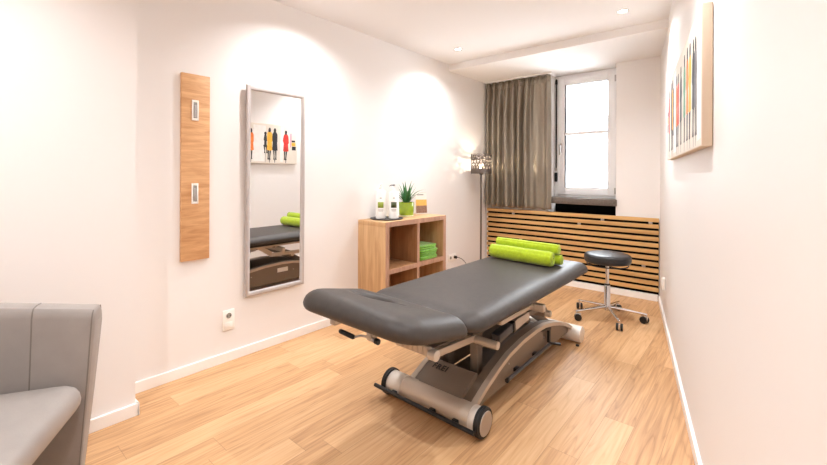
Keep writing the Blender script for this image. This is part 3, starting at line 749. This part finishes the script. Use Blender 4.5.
# lift motor
mo = MB().beam((-1.085, 1.99, .352), (-1.085, 2.17, .378), .055, .05, .008).build('motor', M['motor'], tc_)
mb = MB(); mb.rings([[Vector((-1.115, y, z0)), Vector((-1.055, y, z0)), Vector((-1.055, y, z1)), Vector((-1.115, y, z1))] for y, z0, z1 in ((2.16, .352, .404), (2.20, .352, .412), (2.34, .366, .412), (2.36, .370, .408))])
mb.build('motor_wedge', M['alu'], mo, angle=20)
MB().beam((-1.085, 2.145, .373), (-1.085, 2.175, .378), .066, .060, .006).build('motor_collar', M['plastic'], mo)
MB().beam((-1.085, 2.35, .388), (-1.085, 2.56, .375), .028, .028, .005).build('motor_rod', M['metald'], mo)
# arched base
arch = [(1.66, .075), (1.70, .105), (1.737, .126), (1.827, .166), (1.949, .211), (2.082, .249), (2.259, .272), (2.459, .279), (2.60, .271), (2.72, .250), (2.84, .219), (2.943, .187), (3.04, .146), (3.125, .10)]
def arch_rim(x0, x1):
    up = []; lo = []
    for i, (y, z) in enumerate(arch):
        a_ = arch[max(0, i-1)]; b_ = arch[min(len(arch)-1, i+1)]; t = Vector((b_[0]-a_[0], b_[1]-a_[1])).normalized()
        up.append((y, z)); lo.append((y+t.y*.024, z-t.x*.024))
    rings = [[Vector((x0, *u)), Vector((x1, *u)), Vector((x1, *l)), Vector((x0, *l))] for u, l in zip(up, lo)]
    return MB().rings(rings)
for x0, x1, e0, e1 in ((-1.122, -1.072, -1.074, -1.043), (-1.443, -1.393, -1.472, -1.441)):
    ar = arch_rim(x0, x1).build('base_arch', M['metald'], tc_, angle=25)
    ed = arch_rim(e0, e1); [setattr(v, 'co', v.co+Vector((0, 0, .003))) for v in ed.bm.verts]; ed.build('arch_edge', M['metal'], ar, angle=25)
sidep = [(y, z-.012) for y, z in arch[2:]]+[(3.10, .075), (1.78, .070)]
for x in (-1.085, -1.445):
    sp_ = MB().prism(sidep, lambda u, v, h: (h, u, v), x, x+.015).build('side_plate', M['metald'], tc_)
    xs_ = x+.016 if x > -1.2 else x-.001
    for y in (2.12, 2.62): MB().cyl((xs_-.002, y, .175), (xs_+.002, y, .175), .005, 10).build('screw', M['alu'], sp_)
MB().box(-1.4465, -1.4455, 2.42, 2.55, .17, .215).build('rating_label', M['cardw'], tc_)
MB().box(-1.395, -1.12, 1.80, 3.05, .070, .095, .004).build('base_pan', M['metald'], tc_)
# sloped deck in front
DA, DB = Vector((0, 1.700, .128)), Vector((0, 1.842, .206))
mb = MB().prism([(1.69, .10), (1.700, .128), (1.842, .206), (1.86, .20), (1.86, .09)], lambda u, v, h: (h, u, v), -1.395, -1.12)
mb.build('base_deck', M['metald'], tc_, smooth=False)
# lettering
fc = bpy.data.curves.new('lettering', 'FONT'); fc.body = 'FREI'; fc.size = .046; fc.extrude = .0006; fc.space_character = 1.18; fc.shear = .12; fc.offset = .0010
fo = bpy.data.objects.new('tmp_text', fc); COL.objects.link(fo); bpy.context.view_layer.update()
me = bpy.data.meshes.new_from_object(fo.evaluated_get(bpy.context.evaluated_depsgraph_get())); bpy.data.objects.remove(fo)
dd = (DB-DA).normalized(); nd = Vector((1, 0, 0)).cross(dd)
TX = Matrix(((1, dd.x, nd.x, -1.375), (0, dd.y, nd.y, 0), (0, dd.z, nd.z, 0), (0, 0, 0, 1)))
o0 = DA+dd*.108+nd*.0012; TX[1][3] = o0.y; TX[2][3] = o0.z
me.transform(TX); me.name = 'lettering'
link_mesh(me, 'lettering', M['plastic'], tc_, smooth=False)
# front roller with wheels, rear roller
RY, RZ = 1.690, .072
MB().cyl((-1.475, RY, RZ), (-1.04, RY, RZ), .060, 40, .002).build('front_roller', M['metal'], tc_)
for x0, x1 in ((-1.575, -1.475), (-1.04, -1.000)): MB().cyl((x0, RY, RZ), (x1, RY, RZ), .0625, 40, .004).build('roller_sleeve', M['metall'], tc_)
for x0, x1, xf in ((-1.603, -1.572, -1.604), (-1.003, -.972, -.971)):
    wh = MB().lathe([(.052, -.0155), (.066, -.0155), (.0705, -.012), (.0715, -.004), (.069, -.001), (.069, .001), (.0715, .004), (.0705, .012), (.066, .0155), (.052, .0155)], ((x0+x1)/2, RY, .0716), 44, Matrix.Rotation(PI/2, 3, 'Y')).build('wheel', M['rubber'], tc_)
    MB().cyl((x0+.004, RY, .0716), (x1-.004, RY, .0716), .0535, 36, .004).build('wheel_disc', M['metall'], wh)
    MB().lathe([(.046, -.002), (.055, -.002), (.057, 0), (.055, .002), (.046, .002)], (xf+(.001 if xf > -1.2 else -.001), RY, .0716), 36, Matrix.Rotation(PI/2, 3, 'Y')).build('wheel_ring', M['alu'], wh)
MB().cyl((-1.60, 3.128, .0605), (-.982, 3.128, .0605), .060, 40, .004).build('rear_roller', M['metall'], tc_)
MB().cyl((-.990, 3.05, .01), (-.990, 3.05, 0), .012, 12).build('rear_foot', M['rubber'], tc_)
# foot switch bars
fb = MB().tube([(-1.64, 1.612, .062), (-.985, 1.606, .058)], .0105, 14).build('foot_switch_bar', M['plastic'], tc_)
for x in (-1.50, -1.24, -1.10): MB().box(x-.015, x+.015, 1.612, 1.64, .05, .072, .003).build('bar_mount', M['plastic'], fb)
sb = MB().tube([(-1.040, 2.045, .118), (-1.046, 2.68, .122)], .0105, 14).build('foot_switch_bar', M['motor'], tc_, label='dark grey side foot switch bar')
MB().cyl((-1.040, 2.035, .118), (-1.040, 2.055, .118), .013, 14, .002).build('bar_end_cap', M['plastic'], sb)
for y in (2.20, 2.46): MB().box(-1.085, -1.035, y-.022, y+.022, .108, .128, .003).build('bar_mount', M['plastic'], sb)
mb = MB(); mb.beam((-1.05, 2.66, .215), (-1.05, 2.66, .135), .018, .03); mb.beam((-1.05, 2.655, .13), (-.985, 2.70, .125), .014, .014); mb.beam((-1.075, 2.58, .235), (-1.05, 2.68, .222), .02, .022)
mb.build('lock_lever', M['plastic'], tc_)
# head section handle and catches
lv = MB().tube([(-1.235, 1.185, .566), (-1.285, 1.175, .563), (-1.315, 1.165, .551)], .005, 10).build('head_lever', M['alu'], tc_)
MB().tube([(-1.31, 1.165, .551), (-1.318, 1.163, .552), (-1.385, 1.15, .564), (-1.392, 1.149, .565)], [.006, .0105, .0105, .007], 12).build('lever_grip', M['plastic'], lv)
MB().box(-1.245, -1.215, 1.17, 1.21, .556, .62, .004).build('head_bracket_clamp', M['alu'], tc_)
MB().cyl((-1.215, 1.178, .563), (-1.198, 1.178, .563), .010, 18, .002).build('clamp_screw', M['alu'], tc_)
MB().cyl((-1.198, 1.178, .563), (-1.176, 1.178, .563), .0125, 18, .004).build('clamp_knob', M['plastic'], tc_)
MB().box(-1.475, -1.44, 1.16, 1.20, .570, .625, .004).build('head_bracket_clamp', M['alu'], tc_)

# ---------------------------------------------------------------- rolled towels on the couch
def roll(y, z, r, x0, x1, lab, seed):
    t = thing('rolled_towel', lab, 'towel', ((x0+x1)/2, y, z-r), 0, 'rolled lime towels on the couch')
    rr_ = random.Random(seed); ph = rr_.uniform(0, 6); rings = []; n, m_ = 40, 26
    for i in range(m_+1):
        u = i/m_; x = x0+(x1-x0)*u; e = min(u, 1-u)*m_; k = 1-.10*max(0, 1-e/1.2)**2
        ring = []
        for j in range(n):
            a_ = 2*PI*j/n
            q = r*k*(1+.018*math.sin(3*a_+ph+u*2)+.012*math.sin(11*u+2*a_+ph)+.01*math.sin(29*u+5*a_))
            d_ = (a_-2.2) % (2*PI)
            q -= .006*math.exp(-(d_/.22)**2)           # the free edge of the towel
            yy, zz_ = q*math.cos(a_), q*math.sin(a_)
            zz_ = max(zz_, -r+.001)
            ring.append(Vector((x, y+yy-.045*(u-.4), z+zz_)))
        rings.append(ring)
    o = MB().rings(rings).build('towel_roll', M['towel'], t, angle=50)
    for xe, s in ((x0, -1), (x1, 1)):                  # spiral of the rolled cloth at each end
        pts_ = []
        for i in range(60):
            a_ = i*.30+ph; q = r*.90*(1-i/66); pts_.append((xe+s*(.001+.003*(i/60)), y-(.027 if s > 0 else -.018)+q*math.cos(a_), z+max(q*math.sin(a_), -r+.006)))
        MB().tube(pts_, .0052, 7).build('spiral_end', M['towel'], o)
PADZ = .6205
roll(2.770, PADZ+.052, .0515, -1.55, -1.062, 'thick lime rolled towel in front of two thinner rolls on the couch', 3)
roll(2.867, PADZ+.037, .037, -1.55, -1.035, 'thin lime rolled towel lying behind the thick roll, under another', 4)
roll(2.856, PADZ+.037*2+.036, .036, -1.545, -1.05, 'thin lime rolled towel on top, behind the thick roll on the couch', 8)

# ---------------------------------------------------------------- light
def spot(x, y, p, size=146, blend=1, col=(.975, .98, 1), r=.022, z=CEIL-.012):
    l = bpy.data.lights.new('spot_lamp', 'SPOT'); l.energy = p; l.spot_size = math.radians(size); l.spot_blend = blend; l.color = col; l.shadow_soft_size = r
    o = bpy.data.objects.new('spot_lamp', l); o.location = (x, y, z); COL.objects.link(o); return o
SPOT = 58
spot(-2.29, 3.40, SPOT); spot(-.78, 3.425, SPOT)
spot(-2.29, 1.75, SPOT); spot(-.55, 1.75, SPOT)
spot(-1.75, .0, SPOT); spot(-.35, .15, SPOT)
spot(-1.3, -1.0, SPOT*.5)
l = bpy.data.lights.new('lamp_bulb_light', 'POINT'); l.energy = 4.5; l.color = (1, .84, .66); l.shadow_soft_size = .006
o = bpy.data.objects.new('lamp_bulb_light', l); o.location = (lx, ly, 1.402); COL.objects.link(o)
# sky portal in the window opening
l = bpy.data.lights.new('window_portal', 'AREA'); l.shape = 'RECTANGLE'; l.size = OX1-OX0; l.size_y = SOF-1.0; l.energy = 1
o = bpy.data.objects.new('window_portal', l); o.location = ((OX0+OX1)/2, FY+.12, (SOF+1.0)/2); o.rotation_euler = (-PI/2, 0, 0); COL.objects.link(o)
l.cycles.is_portal = True

w_ = bpy.data.worlds.new('sky'); bpy.context.scene.world = w_; w_.use_nodes = True
bg = w_.node_tree.nodes['Background']; bg.inputs['Color'].default_value = (.88, .94, 1, 1); bg.inputs['Strength'].default_value = 18

# ---------------------------------------------------------------- camera
yaw, rol = math.radians(40.18), math.radians(-.25)
fwd = Vector((-math.sin(yaw), math.cos(yaw), 0)); rgt = Vector((math.cos(yaw), math.sin(yaw), 0)); up = Vector((0, 0, 1))
rc_ = rgt*math.cos(rol)-up*math.sin(rol); uc = rgt*math.sin(rol)+up*math.cos(rol)
cam = bpy.data.cameras.new('camera'); co = bpy.data.objects.new('camera', cam); COL.objects.link(co)
cam.sensor_width = 36; cam.sensor_fit = 'HORIZONTAL'; cam.lens = 403.6/827*36; cam.shift_y = -(232.5-175.3)/827; cam.clip_start = .02
mw = Matrix((rc_, uc, -fwd)).transposed().to_4x4(); mw.translation = (0, 0, 1.25); co.matrix_world = mw
sc = bpy.context.scene; sc.camera = co
vs = sc.view_settings; vs.view_transform = 'Standard'; vs.look = 'None'; vs.gamma = 1; vs.use_curve_mapping = False; vs.exposure = 0.48
sc.cycles.max_bounces = 14; sc.cycles.diffuse_bounces = 8; sc.cycles.glossy_bounces = 6; sc.cycles.transparent_max_bounces = 12
